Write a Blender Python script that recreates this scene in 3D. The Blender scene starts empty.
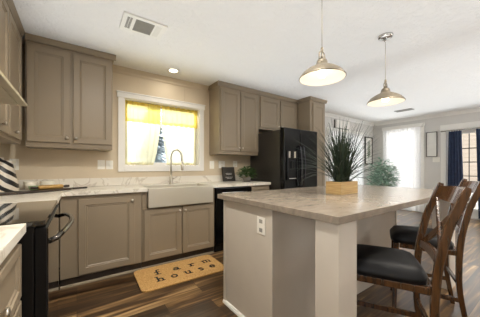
import bpy, bmesh, math, random
from mathutils import Vector, Matrix
random.seed(7)
SC = bpy.context.scene
COL = SC.collection
PI = math.pi

# ------------------------------------------------------------------ camera, world, light, exposure
cam_d = bpy.data.cameras.new('camera')
cam = bpy.data.objects.new('camera', cam_d); COL.objects.link(cam)
cam.location = (0, 0, 1.145)
cam.rotation_euler = (PI/2, 0, -math.radians(35.1))
cam_d.sensor_width = 36.0
cam_d.lens = 36.0*232/480
cam_d.shift_y = 8.9/480
cam_d.clip_start = 0.02
SC.camera = cam

W = bpy.data.worlds.new('sky'); SC.world = W; W.use_nodes = True
nt = W.node_tree
bg = nt.nodes['Background']
bg.inputs['Color'].default_value = (0.93, 0.965, 1.0, 1)
bg.inputs['Strength'].default_value = 3.3

def area(name, loc, rot, sx, sy, power, color, spread=PI):
    d = bpy.data.lights.new(name, 'AREA'); d.shape = 'RECTANGLE'
    d.size = sx; d.size_y = sy; d.energy = power; d.color = color; d.spread = spread
    o = bpy.data.objects.new(name, d); COL.objects.link(o)
    o.location = loc; o.rotation_euler = rot
    return o
# added up-tilted fill behind the camera, where no window is known
area('added_fill_rear', (1.25, -3.15, 1.5), (PI/2+1.1, 0, 0), 1.3, 1.0, 40, (0.92, 0.96, 1.0), 1.9)
area('added_fill_rear_dining', (5.25, -3.15, 1.5), (PI/2+0.9, 0, 0), 1.3, 1.0, 140, (0.92, 0.96, 1.0), 1.9)
# added side fill from the unseen left, for the island's left faces
area('added_fill_left', (-0.7, -0.4, 1.5), (0, -(PI/2+0.2), 0), 1.0, 1.3, 10, (0.92, 0.96, 1.0), 1.9)
# added up-facing fill that brightens the ceiling; the room has no such lamps
area('ceiling_fill_kitchen', (1.35, 1.4, 1.95), (PI, 0, 0), 3.5, 3.0, 19.5, (0.88, 0.95, 1.0), 1.7)
area('ceiling_fill_dining', (5.0, 1.4, 1.95), (PI, 0, 0), 3.6, 3.2, 22.5, (0.9, 0.96, 1.0), 1.7)
area('daylight_sheer_side', (7.55, 2.6, 1.25), (PI/2, 0, PI/2), 1.0, 2.1, 20, (0.97, 0.98, 1.0))  # daylight outside the dining openings, shining in through sheers and glass
area('daylight_sheer_back', (5.75, 3.75, 1.25), (-PI/2, 0, 0), 1.6, 2.1, 20, (0.97, 0.98, 1.0))
area('daylight_patio_door', (8.6, 0.9, 2.7), (0, PI/2-0.75, 0), 0.9, 1.6, 260, (1.0, 0.97, 0.93))
kw = area('daylight_kitchen_window', (0.55, 4.25, 2.8), (0, 0, 0), 1.0, 0.7, 220, (1.0, 0.96, 0.86))
kw.rotation_euler = Vector((0.55, -0.65, -0.55)).to_track_quat('-Z', 'Y').to_euler()
SUN = bpy.data.lights.new('sun', 'SUN'); SUN.energy = 3.0; SUN.angle = math.radians(8); SUN.color = (1, 0.95, 0.88)
so = bpy.data.objects.new('sun', SUN); COL.objects.link(so)
so.rotation_euler = Vector((0.75, -0.45, -0.42)).to_track_quat('-Z', 'Y').to_euler()

SC.view_settings.view_transform = 'Standard'
SC.view_settings.look = 'None'
SC.view_settings.exposure = 0.0
SC.view_settings.gamma = 1.0
SC.view_settings.use_curve_mapping = False
SC.cycles.use_denoising = True
SC.cycles.max_bounces = 10
SC.cycles.diffuse_bounces = 6
SC.cycles.glossy_bounces = 5
SC.cycles.transmission_bounces = 6
SC.cycles.transparent_max_bounces = 12
SC.cycles.sample_clamp_indirect = 8.0
SC.cycles.caustics_reflective = False
SC.cycles.caustics_refractive = False

# ------------------------------------------------------------------ materials
def srgb(r, g, b):
    def f(c):
        c /= 255.0
        return c/12.92 if c <= 0.04045 else ((c+0.055)/1.055)**2.4
    return (f(r), f(g), f(b), 1.0)

MATS = {}
def mat(name, col, rough=0.5, metal=0.0, noise=0.04, nscale=18.0, bump=0.0, bscale=60.0, coat=0.0, spec=0.5, emit=None, estr=0.0):
    m = bpy.data.materials.new(name); m.use_nodes = True
    n = m.node_tree.nodes; l = m.node_tree.links
    b = n['Principled BSDF']
    b.inputs['Roughness'].default_value = rough
    b.inputs['Metallic'].default_value = metal
    b.inputs['Coat Weight'].default_value = coat
    b.inputs['Specular IOR Level'].default_value = spec
    tc = n.new('ShaderNodeTexCoord')
    if noise > 0:
        t = n.new('ShaderNodeTexNoise'); t.inputs['Scale'].default_value = nscale; t.inputs['Detail'].default_value = 4
        l.new(tc.outputs['Object'], t.inputs['Vector'])
        r = n.new('ShaderNodeValToRGB')
        r.color_ramp.elements[0].position = 0.3; r.color_ramp.elements[1].position = 0.7
        r.color_ramp.elements[0].color = tuple(c*(1-noise) for c in col[:3])+(1,)
        r.color_ramp.elements[1].color = tuple(min(1, c*(1+noise)) for c in col[:3])+(1,)
        l.new(t.outputs['Fac'], r.inputs['Fac']); l.new(r.outputs['Color'], b.inputs['Base Color'])
    else:
        b.inputs['Base Color'].default_value = col
    if bump > 0:
        t2 = n.new('ShaderNodeTexNoise'); t2.inputs['Scale'].default_value = bscale; t2.inputs['Detail'].default_value = 5
        l.new(tc.outputs['Object'], t2.inputs['Vector'])
        bp = n.new('ShaderNodeBump'); bp.inputs['Strength'].default_value = bump; bp.inputs['Distance'].default_value = 0.01
        l.new(t2.outputs['Fac'], bp.inputs['Height']); l.new(bp.outputs['Normal'], b.inputs['Normal'])
    if emit:
        b.inputs['Emission Color'].default_value = emit; b.inputs['Emission Strength'].default_value = estr
    MATS[name] = m
    return m

M_cab = mat('cabinet_taupe', srgb(140, 126, 106), 0.42, noise=0.02, nscale=6)
M_wall = mat('wall_greige', srgb(209, 194, 169), 0.6, noise=0.025, nscale=5)
M_wall_grey = mat('wall_grey', srgb(212, 210, 206), 0.6, noise=0.025, nscale=5)
M_white = mat('white_trim', srgb(236, 234, 229), 0.4, noise=0.01)
M_island = mat('island_paint', srgb(203, 195, 183), 0.45, noise=0.02, nscale=8)
M_plastic = mat('white_plastic', srgb(240, 237, 228), 0.35, noise=0.0)
M_slot = mat('outlet_slot', srgb(90, 86, 80), 0.5, noise=0.0)
M_nickel = mat('brushed_nickel', srgb(196, 188, 175), 0.28, metal=1.0, noise=0.03, nscale=40)
M_chrome = mat('chrome', srgb(215, 212, 208), 0.12, metal=1.0, noise=0.0)
M_fhandle = mat('fridge_handle_black', srgb(70, 70, 76), 0.22, metal=0.8, noise=0.0)
M_dchrome = mat('dark_chrome', srgb(96, 92, 88), 0.2, metal=1.0, noise=0.0)
M_black = mat('appliance_black', srgb(8, 8, 9), 0.14, noise=0.0, spec=0.2)
M_blackmat = mat('black_plastic', srgb(13, 12, 12), 0.45, noise=0.05, spec=0.25)
M_fside = mat('fridge_side_texture', srgb(26, 23, 20), 0.34, spec=0.8, noise=0.1, nscale=60, bump=0.35, bscale=120)
M_glass_black = mat('black_glass', srgb(12, 12, 12), 0.05, noise=0.0, spec=0.9, coat=1.0)
M_wood = mat('stool_wood', srgb(84, 50, 26), 0.24, noise=0.0, coat=0.6)
M_vinyl = mat('black_vinyl', srgb(13, 12, 13), 0.55, noise=0.06, nscale=30, bump=0.08, bscale=180, spec=0.3)
M_leaf = mat('leaf_green', srgb(62, 92, 44), 0.5, noise=0.35, nscale=30)
M_sage = mat('leaf_sage', srgb(152, 180, 162), 0.5, noise=0.3, nscale=14)
M_grass = mat('grass_green', srgb(42, 56, 40), 0.5, noise=0.35, nscale=25)
M_soil = mat('soil', srgb(58, 46, 34), 0.9, noise=0.3, nscale=60)
M_pot = mat('pot_grey', srgb(120, 116, 110), 0.6, noise=0.1)
M_pend = mat('pendant_champagne', srgb(122, 113, 98), 0.4, metal=0.5, noise=0.04, nscale=20)
M_pend_in = mat('pendant_inner_enamel', srgb(244, 242, 236), 0.35, noise=0.0)
M_bulb = mat('bulb_glow', srgb(255, 238, 205), 0.3, noise=0.0, emit=srgb(255, 238, 208), estr=9.0)
M_dl = mat('downlight_glow', srgb(255, 246, 228), 0.3, noise=0.0, emit=srgb(255, 238, 208), estr=7.0)
M_navy = mat('navy_fabric', srgb(44, 56, 82), 0.85, noise=0.2, nscale=14)
M_dark = mat('dark_wood_frame', srgb(48, 38, 30), 0.5, noise=0.2, nscale=20)
M_siding = mat('tan_siding', srgb(150, 137, 124), 0.7, noise=0.05)
M_conifer = mat('hazed_conifer_needles', srgb(186, 198, 204), 0.9, noise=0.3, nscale=9)  # outdoor haze is put into this pale needle colour
M_ground = mat('yard_ground', srgb(196, 192, 184), 0.95, noise=0.2, nscale=3)  # pale base raised so the yard bounces daylight up to the ceiling
M_cream = mat('cream_ceramic', srgb(232, 226, 208), 0.3, noise=0.02)
M_green_cer = mat('pale_green_ceramic', srgb(150, 172, 132), 0.3, noise=0.05)
M_pin = mat('golden_wood', srgb(190, 150, 84), 0.45, noise=0.15, nscale=25)
M_tray = mat('dark_wood_board', srgb(50, 38, 27), 0.4, noise=0.25, nscale=15)
M_letter = mat('black_paint', srgb(22, 18, 14), 0.8, noise=0.1)
M_sign = mat('slate_sign', srgb(52, 48, 42), 0.6, noise=0.15, nscale=15)
M_paper = mat('pale_print', srgb(226, 224, 218), 0.6, noise=0.04, nscale=8)
M_grey = mat('grille_grey', srgb(150, 147, 141), 0.5, noise=0.05)
M_hood = mat('hood_stainless', srgb(198, 190, 172), 0.36, metal=0.6, noise=0.06, nscale=14)
M_fil = mat('cord_nickel', srgb(160, 150, 132), 0.4, metal=0.5, noise=0.0)

def node_mat(name):
    m = bpy.data.materials.new(name); m.use_nodes = True
    n = m.node_tree.nodes; l = m.node_tree.links
    return m, n, l, n['Principled BSDF']

def ramp(n, stops):
    r = n.new('ShaderNodeValToRGB')
    e = r.color_ramp.elements
    while len(e) < len(stops): e.new(0.5)
    for i, (p, c) in enumerate(stops):
        e[i].position = p; e[i].color = c
    return r

# ceiling, knocked-down plaster
M_ceil, n, l, b = node_mat('ceiling_plaster')
b.inputs['Base Color'].default_value = srgb(240, 238, 235); b.inputs['Roughness'].default_value = 0.85
tc = n.new('ShaderNodeTexCoord')
t = n.new('ShaderNodeTexNoise'); t.inputs['Scale'].default_value = 17; t.inputs['Detail'].default_value = 7; t.inputs['Roughness'].default_value = 0.65
t.inputs['Distortion'].default_value = 0.8
l.new(tc.outputs['Object'], t.inputs['Vector'])
r = ramp(n, [(0.42, (0, 0, 0, 1)), (0.6, (1, 1, 1, 1))]); l.new(t.outputs['Fac'], r.inputs['Fac'])
bp = n.new('ShaderNodeBump'); bp.inputs['Strength'].default_value = 0.5; bp.inputs['Distance'].default_value = 0.012
l.new(r.outputs['Color'], bp.inputs['Height']); l.new(bp.outputs['Normal'], b.inputs['Normal'])

# floor planks along X
M_floor, n, l, b = node_mat('floor_planks')
tc = n.new('ShaderNodeTexCoord')
br = n.new('ShaderNodeTexBrick')
br.inputs['Scale'].default_value = 1.0; br.inputs['Brick Width'].default_value = 0.95; br.inputs['Row Height'].default_value = 0.15
br.inputs['Mortar Size'].default_value = 0.0016; br.inputs['Bias'].default_value = 0.0
br.inputs['Color1'].default_value = (0, 0, 0, 1); br.inputs['Color2'].default_value = (1, 1, 1, 1); br.inputs['Mortar'].default_value = (0.2, 0.2, 0.2, 1)
br.offset = 0.37; br.offset_frequency = 3
l.new(tc.outputs['Object'], br.inputs['Vector'])
mp = n.new('ShaderNodeMapping'); mp.inputs['Scale'].default_value = (1.1, 15, 1)
l.new(tc.outputs['Object'], mp.inputs['Vector'])
g = n.new('ShaderNodeTexNoise'); g.inputs['Scale'].default_value = 1.3; g.inputs['Detail'].default_value = 6; g.inputs['Distortion'].default_value = 0.6
l.new(mp.outputs['Vector'], g.inputs['Vector'])
mx = n.new('ShaderNodeMath'); mx.operation = 'MULTIPLY'; mx.inputs[1].default_value = 0.34
l.new(br.outputs['Color'], mx.inputs[0])
ad = n.new('ShaderNodeMath'); ad.operation = 'MULTIPLY_ADD'; ad.inputs[1].default_value = 1.0
g2 = n.new('ShaderNodeMath'); g2.operation = 'MULTIPLY_ADD'; g2.inputs[1].default_value = 1.35; g2.inputs[2].default_value = -0.34
l.new(g.outputs['Fac'], g2.inputs[0])
l.new(mx.outputs[0], ad.inputs[0]); l.new(g2.outputs[0], ad.inputs[2])
r = ramp(n, [(0.25, srgb(40, 27, 15)), (0.47, srgb(76, 54, 33)), (0.66, srgb(126, 97, 62)), (0.85, srgb(182, 150, 106))])
l.new(ad.outputs[0], r.inputs['Fac'])
mm = n.new('ShaderNodeMix'); mm.data_type = 'RGBA'
l.new(br.outputs['Fac'], mm.inputs['Factor']); l.new(r.outputs['Color'], mm.inputs['A']); mm.inputs['B'].default_value = srgb(40, 28, 18)
l.new(mm.outputs['Result'], b.inputs['Base Color'])
b.inputs['Roughness'].default_value = 0.3
rr = n.new('ShaderNodeMapRange'); rr.inputs['To Min'].default_value = 0.22; rr.inputs['To Max'].default_value = 0.42
l.new(g.outputs['Fac'], rr.inputs['Value']); l.new(rr.outputs['Result'], b.inputs['Roughness'])
bp = n.new('ShaderNodeBump'); bp.inputs['Strength'].default_value = 0.1; bp.inputs['Distance'].default_value = 0.004
l.new(g.outputs['Fac'], bp.inputs['Height']); l.new(bp.outputs['Normal'], b.inputs['Normal'])

# marble-look laminate
M_marble, n, l, b = node_mat('counter_marble')
tc = n.new('ShaderNodeTexCoord')
t = n.new('ShaderNodeTexNoise'); t.inputs['Scale'].default_value = 3.4; t.inputs['Detail'].default_value = 8; t.inputs['Distortion'].default_value = 1.2
l.new(tc.outputs['Object'], t.inputs['Vector'])
r = ramp(n, [(0.465, srgb(224, 218, 206)), (0.493, srgb(196, 187, 172)), (0.52, srgb(226, 221, 210)), (0.9, srgb(214, 205, 188))])
l.new(t.outputs['Fac'], r.inputs['Fac']); l.new(r.outputs['Color'], b.inputs['Base Color'])
b.inputs['Roughness'].default_value = 0.3

# island top: tan-grey, wood-like mottling
M_top, n, l, b = node_mat('island_laminate')
tc = n.new('ShaderNodeTexCoord')
mp = n.new('ShaderNodeMapping'); mp.inputs['Scale'].default_value = (3.0, 7.0, 4.0)
l.new(tc.outputs['Object'], mp.inputs['Vector'])
t = n.new('ShaderNodeTexNoise'); t.inputs['Scale'].default_value = 2.2; t.inputs['Detail'].default_value = 9; t.inputs['Roughness'].default_value = 0.7; t.inputs['Distortion'].default_value = 0.5
l.new(mp.outputs['Vector'], t.inputs['Vector'])
r = ramp(n, [(0.3, srgb(122, 112, 100)), (0.55, srgb(142, 131, 118)), (0.75, srgb(160, 149, 135))])
l.new(t.outputs['Fac'], r.inputs['Fac']); l.new(r.outputs['Color'], b.inputs['Base Color'])
b.inputs['Roughness'].default_value = 0.22

# stainless apron
M_steel, n, l, b = node_mat('stainless_steel')
b.inputs['Base Color'].default_value = srgb(214, 208, 194); b.inputs['Metallic'].default_value = 0.6
tc = n.new('ShaderNodeTexCoord'); mp = n.new('ShaderNodeMapping'); mp.inputs['Scale'].default_value = (2, 2, 160)
l.new(tc.outputs['Object'], mp.inputs['Vector'])
t = n.new('ShaderNodeTexNoise'); t.inputs['Scale'].default_value = 2; l.new(mp.outputs['Vector'], t.inputs['Vector'])
rr = n.new('ShaderNodeMapRange'); rr.inputs['To Min'].default_value = 0.24; rr.inputs['To Max'].default_value = 0.4
l.new(t.outputs['Fac'], rr.inputs['Value']); l.new(rr.outputs['Result'], b.inputs['Roughness'])

# stool wood grain
n = M_wood.node_tree.nodes; l = M_wood.node_tree.links; b = n['Principled BSDF']
tc = n.new('ShaderNodeTexCoord'); mp = n.new('ShaderNodeMapping'); mp.inputs['Scale'].default_value = (40, 40, 4)
l.new(tc.outputs['Object'], mp.inputs['Vector'])
t = n.new('ShaderNodeTexNoise'); t.inputs['Scale'].default_value = 1.6; t.inputs['Detail'].default_value = 5
l.new(mp.outputs['Vector'], t.inputs['Vector'])
r = ramp(n, [(0.3, srgb(44, 26, 12)), (0.7, srgb(82, 52, 26))]); l.new(t.outputs['Fac'], r.inputs['Fac']); l.new(r.outputs['Color'], b.inputs['Base Color'])

# planter wood
M_box, n, l, b = node_mat('planter_wood')
tc = n.new('ShaderNodeTexCoord'); mp = n.new('ShaderNodeMapping'); mp.inputs['Scale'].default_value = (5, 5, 60)
l.new(tc.outputs['Object'], mp.inputs['Vector'])
t = n.new('ShaderNodeTexNoise'); t.inputs['Scale'].default_value = 1.5; t.inputs['Detail'].default_value = 4
l.new(mp.outputs['Vector'], t.inputs['Vector'])
r = ramp(n, [(0.3, srgb(164, 132, 84)), (0.7, srgb(196, 166, 114))]); l.new(t.outputs['Fac'], r.inputs['Fac']); l.new(r.outputs['Color'], b.inputs['Base Color'])
b.inputs['Roughness'].default_value = 0.55

# coir mat
M_coir, n, l, b = node_mat('coir')
tc = n.new('ShaderNodeTexCoord'); t = n.new('ShaderNodeTexNoise'); t.inputs['Scale'].default_value = 120; t.inputs['Detail'].default_value = 4
l.new(tc.outputs['Object'], t.inputs['Vector'])
r = ramp(n, [(0.3, srgb(176, 130, 72)), (0.7, srgb(222, 180, 116))]); l.new(t.outputs['Fac'], r.inputs['Fac']); l.new(r.outputs['Color'], b.inputs['Base Color'])
b.inputs['Roughness'].default_value = 0.95
bp = n.new('ShaderNodeBump'); bp.inputs['Strength'].default_value = 0.6; bp.inputs['Distance'].default_value = 0.004
l.new(t.outputs['Fac'], bp.inputs['Height']); l.new(bp.outputs['Normal'], b.inputs['Normal'])

# zebra stripes
M_zebra, n, l, b = node_mat('zebra_glaze')
tc = n.new('ShaderNodeTexCoord'); mp = n.new('ShaderNodeMapping'); mp.inputs['Rotation'].default_value = (0, math.radians(-38), math.radians(20))
l.new(tc.outputs['Object'], mp.inputs['Vector'])
wv = n.new('ShaderNodeTexWave'); wv.bands_direction = 'Z'; wv.inputs['Scale'].default_value = 5.2; wv.inputs['Distortion'].default_value = 2.6; wv.inputs['Detail'].default_value = 1.5; wv.inputs['Detail Scale'].default_value = 1.0
l.new(mp.outputs['Vector'], wv.inputs['Vector'])
r = ramp(n, [(0.47, srgb(20, 18, 17)), (0.55, srgb(222, 212, 196))]); l.new(wv.outputs['Fac'], r.inputs['Fac']); l.new(r.outputs['Color'], b.inputs['Base Color'])
b.inputs['Roughness'].default_value = 0.4

def fabric(name, col, transl, transp):
    m = bpy.data.materials.new(name); m.use_nodes = True
    n = m.node_tree.nodes; l = m.node_tree.links
    n.clear()
    out = n.new('ShaderNodeOutputMaterial')
    d = n.new('ShaderNodeBsdfDiffuse'); tr = n.new('ShaderNodeBsdfTranslucent'); tp = n.new('ShaderNodeBsdfTransparent')
    tc = n.new('ShaderNodeTexCoord'); t = n.new('ShaderNodeTexNoise'); t.inputs['Scale'].default_value = 35
    l.new(tc.outputs['Object'], t.inputs['Vector'])
    r = ramp(n, [(0.3, tuple(c*0.94 for c in col[:3])+(1,)), (0.7, col)])
    l.new(t.outputs['Fac'], r.inputs['Fac'])
    l.new(r.outputs['Color'], d.inputs['Color']); l.new(r.outputs['Color'], tr.inputs['Color'])
    tp.inputs['Color'].default_value = tuple(0.35+0.65*c for c in col[:3])+(1,)
    m1 = n.new('ShaderNodeMixShader'); m1.inputs[0].default_value = transl
    l.new(d.outputs[0], m1.inputs[1]); l.new(tr.outputs[0], m1.inputs[2])
    m2 = n.new('ShaderNodeMixShader'); m2.inputs[0].default_value = transp
    l.new(m1.outputs[0], m2.inputs[1]); l.new(tp.outputs[0], m2.inputs[2])
    l.new(m2.outputs[0], out.inputs['Surface'])
    return m
M_yellow = fabric('yellow_voile', srgb(252, 232, 120), 0.72, 0.32)
M_pale = fabric('pale_yellow_voile', srgb(251, 246, 212), 0.65, 0.22)
M_sheer = fabric('white_sheer', srgb(246, 246, 246), 0.42, 0.07)

M_pane, n, l, b = node_mat('window_glass')
n.remove(b)
out = n['Material Output']
gl = n.new('ShaderNodeBsdfGlossy'); gl.inputs['Roughness'].default_value = 0.02
tp = n.new('ShaderNodeBsdfTransparent'); tp.inputs['Color'].default_value = (0.97, 0.98, 0.98, 1)
lw = n.new('ShaderNodeFresnel'); lw.inputs['IOR'].default_value = 1.3
ms = n.new('ShaderNodeMixShader'); l.new(lw.outputs[0], ms.inputs[0]); l.new(tp.outputs[0], ms.inputs[1]); l.new(gl.outputs[0], ms.inputs[2])
l.new(ms.outputs[0], out.inputs['Surface'])

# ------------------------------------------------------------------ mesh helpers
class MB:
    def __init__(s): s.bm = bmesh.new()
    def box(s, x0, x1, y0, y1, z0, z1, bev=0.0, seg=2, M=None):
        t = bmesh.new()
        v = [t.verts.new((x, y, z)) for z in (z0, z1) for y in (y0, y1) for x in (x0, x1)]
        for f in ((0, 2, 3, 1), (4, 5, 7, 6), (0, 1, 5, 4), (2, 6, 7, 3), (0, 4, 6, 2), (1, 3, 7, 5)):
            t.faces.new([v[i] for i in f])
        if bev > 0: bmesh.ops.bevel(t, geom=t.edges[:], offset=bev, segments=seg, affect='EDGES', profile=0.7)
        s._merge(t, M); return s
    def _merge(s, t, M=None):
        if M is not None: bmesh.ops.transform(t, matrix=M, verts=t.verts[:])
        mp = {}
        for v in t.verts: mp[v] = s.bm.verts.new(v.co)
        for f in t.faces:
            try: s.bm.faces.new([mp[v] for v in f.verts]).smooth = f.smooth
            except ValueError: pass
        t.free()
    def prism(s, pts, a0, a1, axis='z', bev=0.0, M=None):
        """polygon pts (2D) extruded along axis from a0 to a1"""
        t = bmesh.new()
        def P(p, a):
            return {'z': (p[0], p[1], a), 'y': (p[0], a, p[1]), 'x': (a, p[0], p[1])}[axis]
        A = [t.verts.new(P(p, a0)) for p in pts]; B = [t.verts.new(P(p, a1)) for p in pts]
        t.faces.new(A[::-1]); t.faces.new(B)
        k = len(pts)
        for i in range(k): t.faces.new([A[i], A[(i+1) % k], B[(i+1) % k], B[i]])
        bmesh.ops.recalc_face_normals(t, faces=t.faces[:])
        if bev > 0: bmesh.ops.bevel(t, geom=t.edges[:], offset=bev, segments=2, affect='EDGES', profile=0.7)
        s._merge(t, M); return s
    def lathe(s, prof, seg=24, M=None, cap=True):
        t = bmesh.new(); rings = []
        for (r, z) in prof:
            if r < 1e-6: rings.append([t.verts.new((0, 0, z))])
            else: rings.append([t.verts.new((r*math.cos(2*PI*i/seg), r*math.sin(2*PI*i/seg), z)) for i in range(seg)])
        for a, b in zip(rings, rings[1:]):
            for i in range(seg):
                j = (i+1) % seg
                if len(a) == 1 and len(b) == 1: continue
                if len(a) == 1: f = t.faces.new([a[0], b[i], b[j]])
                elif len(b) == 1: f = t.faces.new([a[i], a[j], b[0]])
                else: f = t.faces.new([a[i], a[j], b[j], b[i]])
                f.smooth = True
        if cap:
            if len(rings[0]) > 1: t.faces.new(rings[0][::-1])
            if len(rings[-1]) > 1: t.faces.new(rings[-1])
        s._merge(t, M); return s
    def tube(s, pts, rad, seg=10, closed=False):
        pts = [Vector(p) for p in pts]; k = len(pts)
        rads = rad if isinstance(rad, (list, tuple)) else [rad]*k
        t = bmesh.new(); rings = []; prev = None
        for i, p in enumerate(pts):
            if closed: d = pts[(i+1) % k]-pts[i-1]
            else: d = pts[min(i+1, k-1)]-pts[max(i-1, 0)]
            d.normalize()
            if prev is None:
                up = Vector((0, 0, 1)) if abs(d.z) < 0.9 else Vector((1, 0, 0))
                a = d.cross(up).normalized()
            else:
                a = (prev-d*prev.dot(d)).normalized()
            prev = a; c = d.cross(a)
            rings.append([t.verts.new(p+(a*math.cos(2*PI*q/seg)+c*math.sin(2*PI*q/seg))*rads[i]) for q in range(seg)])
        rng = range(k if closed else k-1)
        for i in rng:
            A = rings[i]; B = rings[(i+1) % k]
            for q in range(seg):
                f = t.faces.new([A[q], A[(q+1) % seg], B[(q+1) % seg], B[q]]); f.smooth = True
        if not closed:
            t.faces.new(rings[0][::-1]); t.faces.new(rings[-1])
        bmesh.ops.recalc_face_normals(t, faces=t.faces[:])
        s._merge(t); return s
    def bar(s, pts, w, h, side=(1, 0, 0), taper=None, bev=0.0):
        """rectangular section swept along pts; w along side, h perpendicular"""
        pts = [Vector(p) for p in pts]; k = len(pts); S = Vector(side)
        t = bmesh.new(); rings = []
        for i, p in enumerate(pts):
            d = (pts[min(i+1, k-1)]-pts[max(i-1, 0)]).normalized()
            a = (S-d*S.dot(d)).normalized(); c = d.cross(a)
            ww, hh = w/2, h/2
            if taper: ww *= taper[i]; hh *= taper[i]
            e = min(ww, hh)*0.25
            sec = [(-ww+e, -hh), (ww-e, -hh), (ww, -hh+e), (ww, hh-e), (ww-e, hh), (-ww+e, hh), (-ww, hh-e), (-ww, -hh+e)]
            rings.append([t.verts.new(p+a*u+c*v) for u, v in sec])
        for A, B in zip(rings, rings[1:]):
            for q in range(8): t.faces.new([A[q], A[(q+1) % 8], B[(q+1) % 8], B[q]])
        t.faces.new(rings[0][::-1]); t.faces.new(rings[-1])
        bmesh.ops.recalc_face_normals(t, faces=t.faces[:])
        s._merge(t); return s
    def build(s, name, m, parent=None, loc=None, rot=None, smooth=False):
        bmesh.ops.recalc_face_normals(s.bm, faces=s.bm.faces[:]) if not getattr(s, 'keep', False) else None
        me = bpy.data.meshes.new(name); s.bm.to_mesh(me); s.bm.free()
        o = bpy.data.objects.new(name, me); COL.objects.link(o)
        me.materials.append(m)
        if smooth:
            for p in me.polygons: p.use_smooth = True
        if parent: o.parent = parent
        if loc: o.location = loc
        if rot: o.rotation_euler = rot
        return o

def tag(o, label=None, cat=None, group=None, kind=None):
    if label: o['label'] = label
    if cat: o['category'] = cat
    if group: o['group'] = group
    if kind: o['kind'] = kind
    return o
def thing(name, label, cat, loc=(0, 0, 0), rz=0.0, group=None):
    o = bpy.data.objects.new(name, None); COL.objects.link(o)
    o.empty_display_size = 0.05
    o.location = loc; o.rotation_euler = (0, 0, rz)
    return tag(o, label, cat, group)
def struct(name, mb, m, parent=None):
    o = mb.build(name, m, parent)
    if not parent: o['kind'] = 'structure'
    return o
def copy_tree(o, parent=None):
    c = o.copy(); COL.objects.link(c)
    if parent is not None: c.parent = parent
    for ch in list(o.children): copy_tree(ch, c)
    return c

# ------------------------------------------------------------------ setting
XL, XR, YB, YF, ZC = -0.75, 7.2, 3.36, -3.2, 2.44
T = 0.12
struct('floor', MB().box(XL-T, XR+T, YF-T, YB+T, -0.06, 0), M_floor)
struct('ceiling', MB().box(XL-T, XR+T, YF-T, YB+T, ZC, ZC+0.06), M_ceil)

def wall_with_holes(mb, a0, a1, holes, put):
    """holes: (a, b, z0, z1) sorted; put(a0,a1,z0,z1) adds a box"""
    x = a0
    for (p, q, z0, z1) in holes:
        put(x, p, 0, ZC)
        if z0 > 0: put(p, q, 0, z0)
        if z1 < ZC: put(p, q, z1, ZC)
        x = q
    put(x, a1, 0, ZC)
mb = MB(); wall_with_holes(mb, YF, YB, [(-1.05, 0.25, 1.0, 2.0)], lambda a, b, c, d: mb.box(XL-T, XL, a, b, c, d)); struct('wall_left', mb, M_wall)  # the hole is an unseen opening added for side fill
KW = (0.505, 1.575, 1.165, 2.055)           # kitchen window hole
DW = (4.95, 6.52, 0.02, 2.04)               # dining back opening
mb = MB(); wall_with_holes(mb, XL-T, 3.7, [KW], lambda a, b, c, d: mb.box(a, b, YB, YB+T, c, d)); struct('wall_back', mb, M_wall)
mb = MB(); wall_with_holes(mb, 3.7, XR+T, [DW], lambda a, b, c, d: mb.box(a, b, YB, YB+T, c, d)); struct('wall_dining', mb, M_wall_grey)
SA = (2.2, 3.02, 0.02, 2.2)                 # dining side opening with sheers
PD = (0.14, 1.70, 0.02, 2.03)               # patio door hole
mb = MB(); wall_with_holes(mb, YF, YB, [PD, SA], lambda a, b, c, d: mb.box(XR, XR+T, a, b, c, d)); struct('wall_right', mb, M_wall_grey)
mb = MB(); wall_with_holes(mb, XL-T, XR+T, [(0.6, 1.9, 1.0, 2.0), (4.6, 5.9, 1.0, 2.0)], lambda a, b, c, d: mb.box(a, b, YF-T, YF, c, d)); struct('wall_front', mb, M_wall)  # both holes are unseen openings added for light from behind

# crown mouldings
def crown_y(x0, x1, y, s=-1):
    pts = [(y, ZC), (y+s*0.055, ZC), (y+s*0.05, ZC-0.012), (y+s*0.02, ZC-0.05), (y+s*0.012, ZC-0.075), (y, ZC-0.075)]
    return MB().prism(pts, x0, x1, 'x')
struct('trim_1', crown_y(0.36, 1.72, YB-0.0), M_wall)
struct('trim_2', crown_y(3.96, XR, YB), M_white)
mb = MB().prism([(XR, ZC), (XR-0.055, ZC), (XR-0.05, ZC-0.012), (XR-0.02, ZC-0.05), (XR-0.012, ZC-0.075), (XR, ZC-0.075)], YF, YB-0.056, 'y')
struct('trim_3', mb, M_white)
struct('trim_4', MB().box(0.058, 0.07, YB-0.004, YB, 1.02, 1.354), M_wall)
struct('trim_5', MB().box(1.33, 1.345, YB-0.004, YB, 2.135, 2.363), M_wall)
struct('trim_6', MB().box(XR-0.005, XR, 1.688, 1.703, 2.16, 2.363), M_wall_grey)
struct('baseboard_right', MB().box(XR-0.014, XR, 1.805, 2.12, 0, 0.09, 0.003).box(XR-0.014, XR, 3.09, YB, 0, 0.09, 0.003), M_white)
struct('baseboard_back', MB().box(3.97, 4.85, YB-0.014, YB, 0, 0.09, 0.003).box(6.62, XR-0.015, YB-0.014, YB, 0, 0.09, 0.003), M_white)

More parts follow.
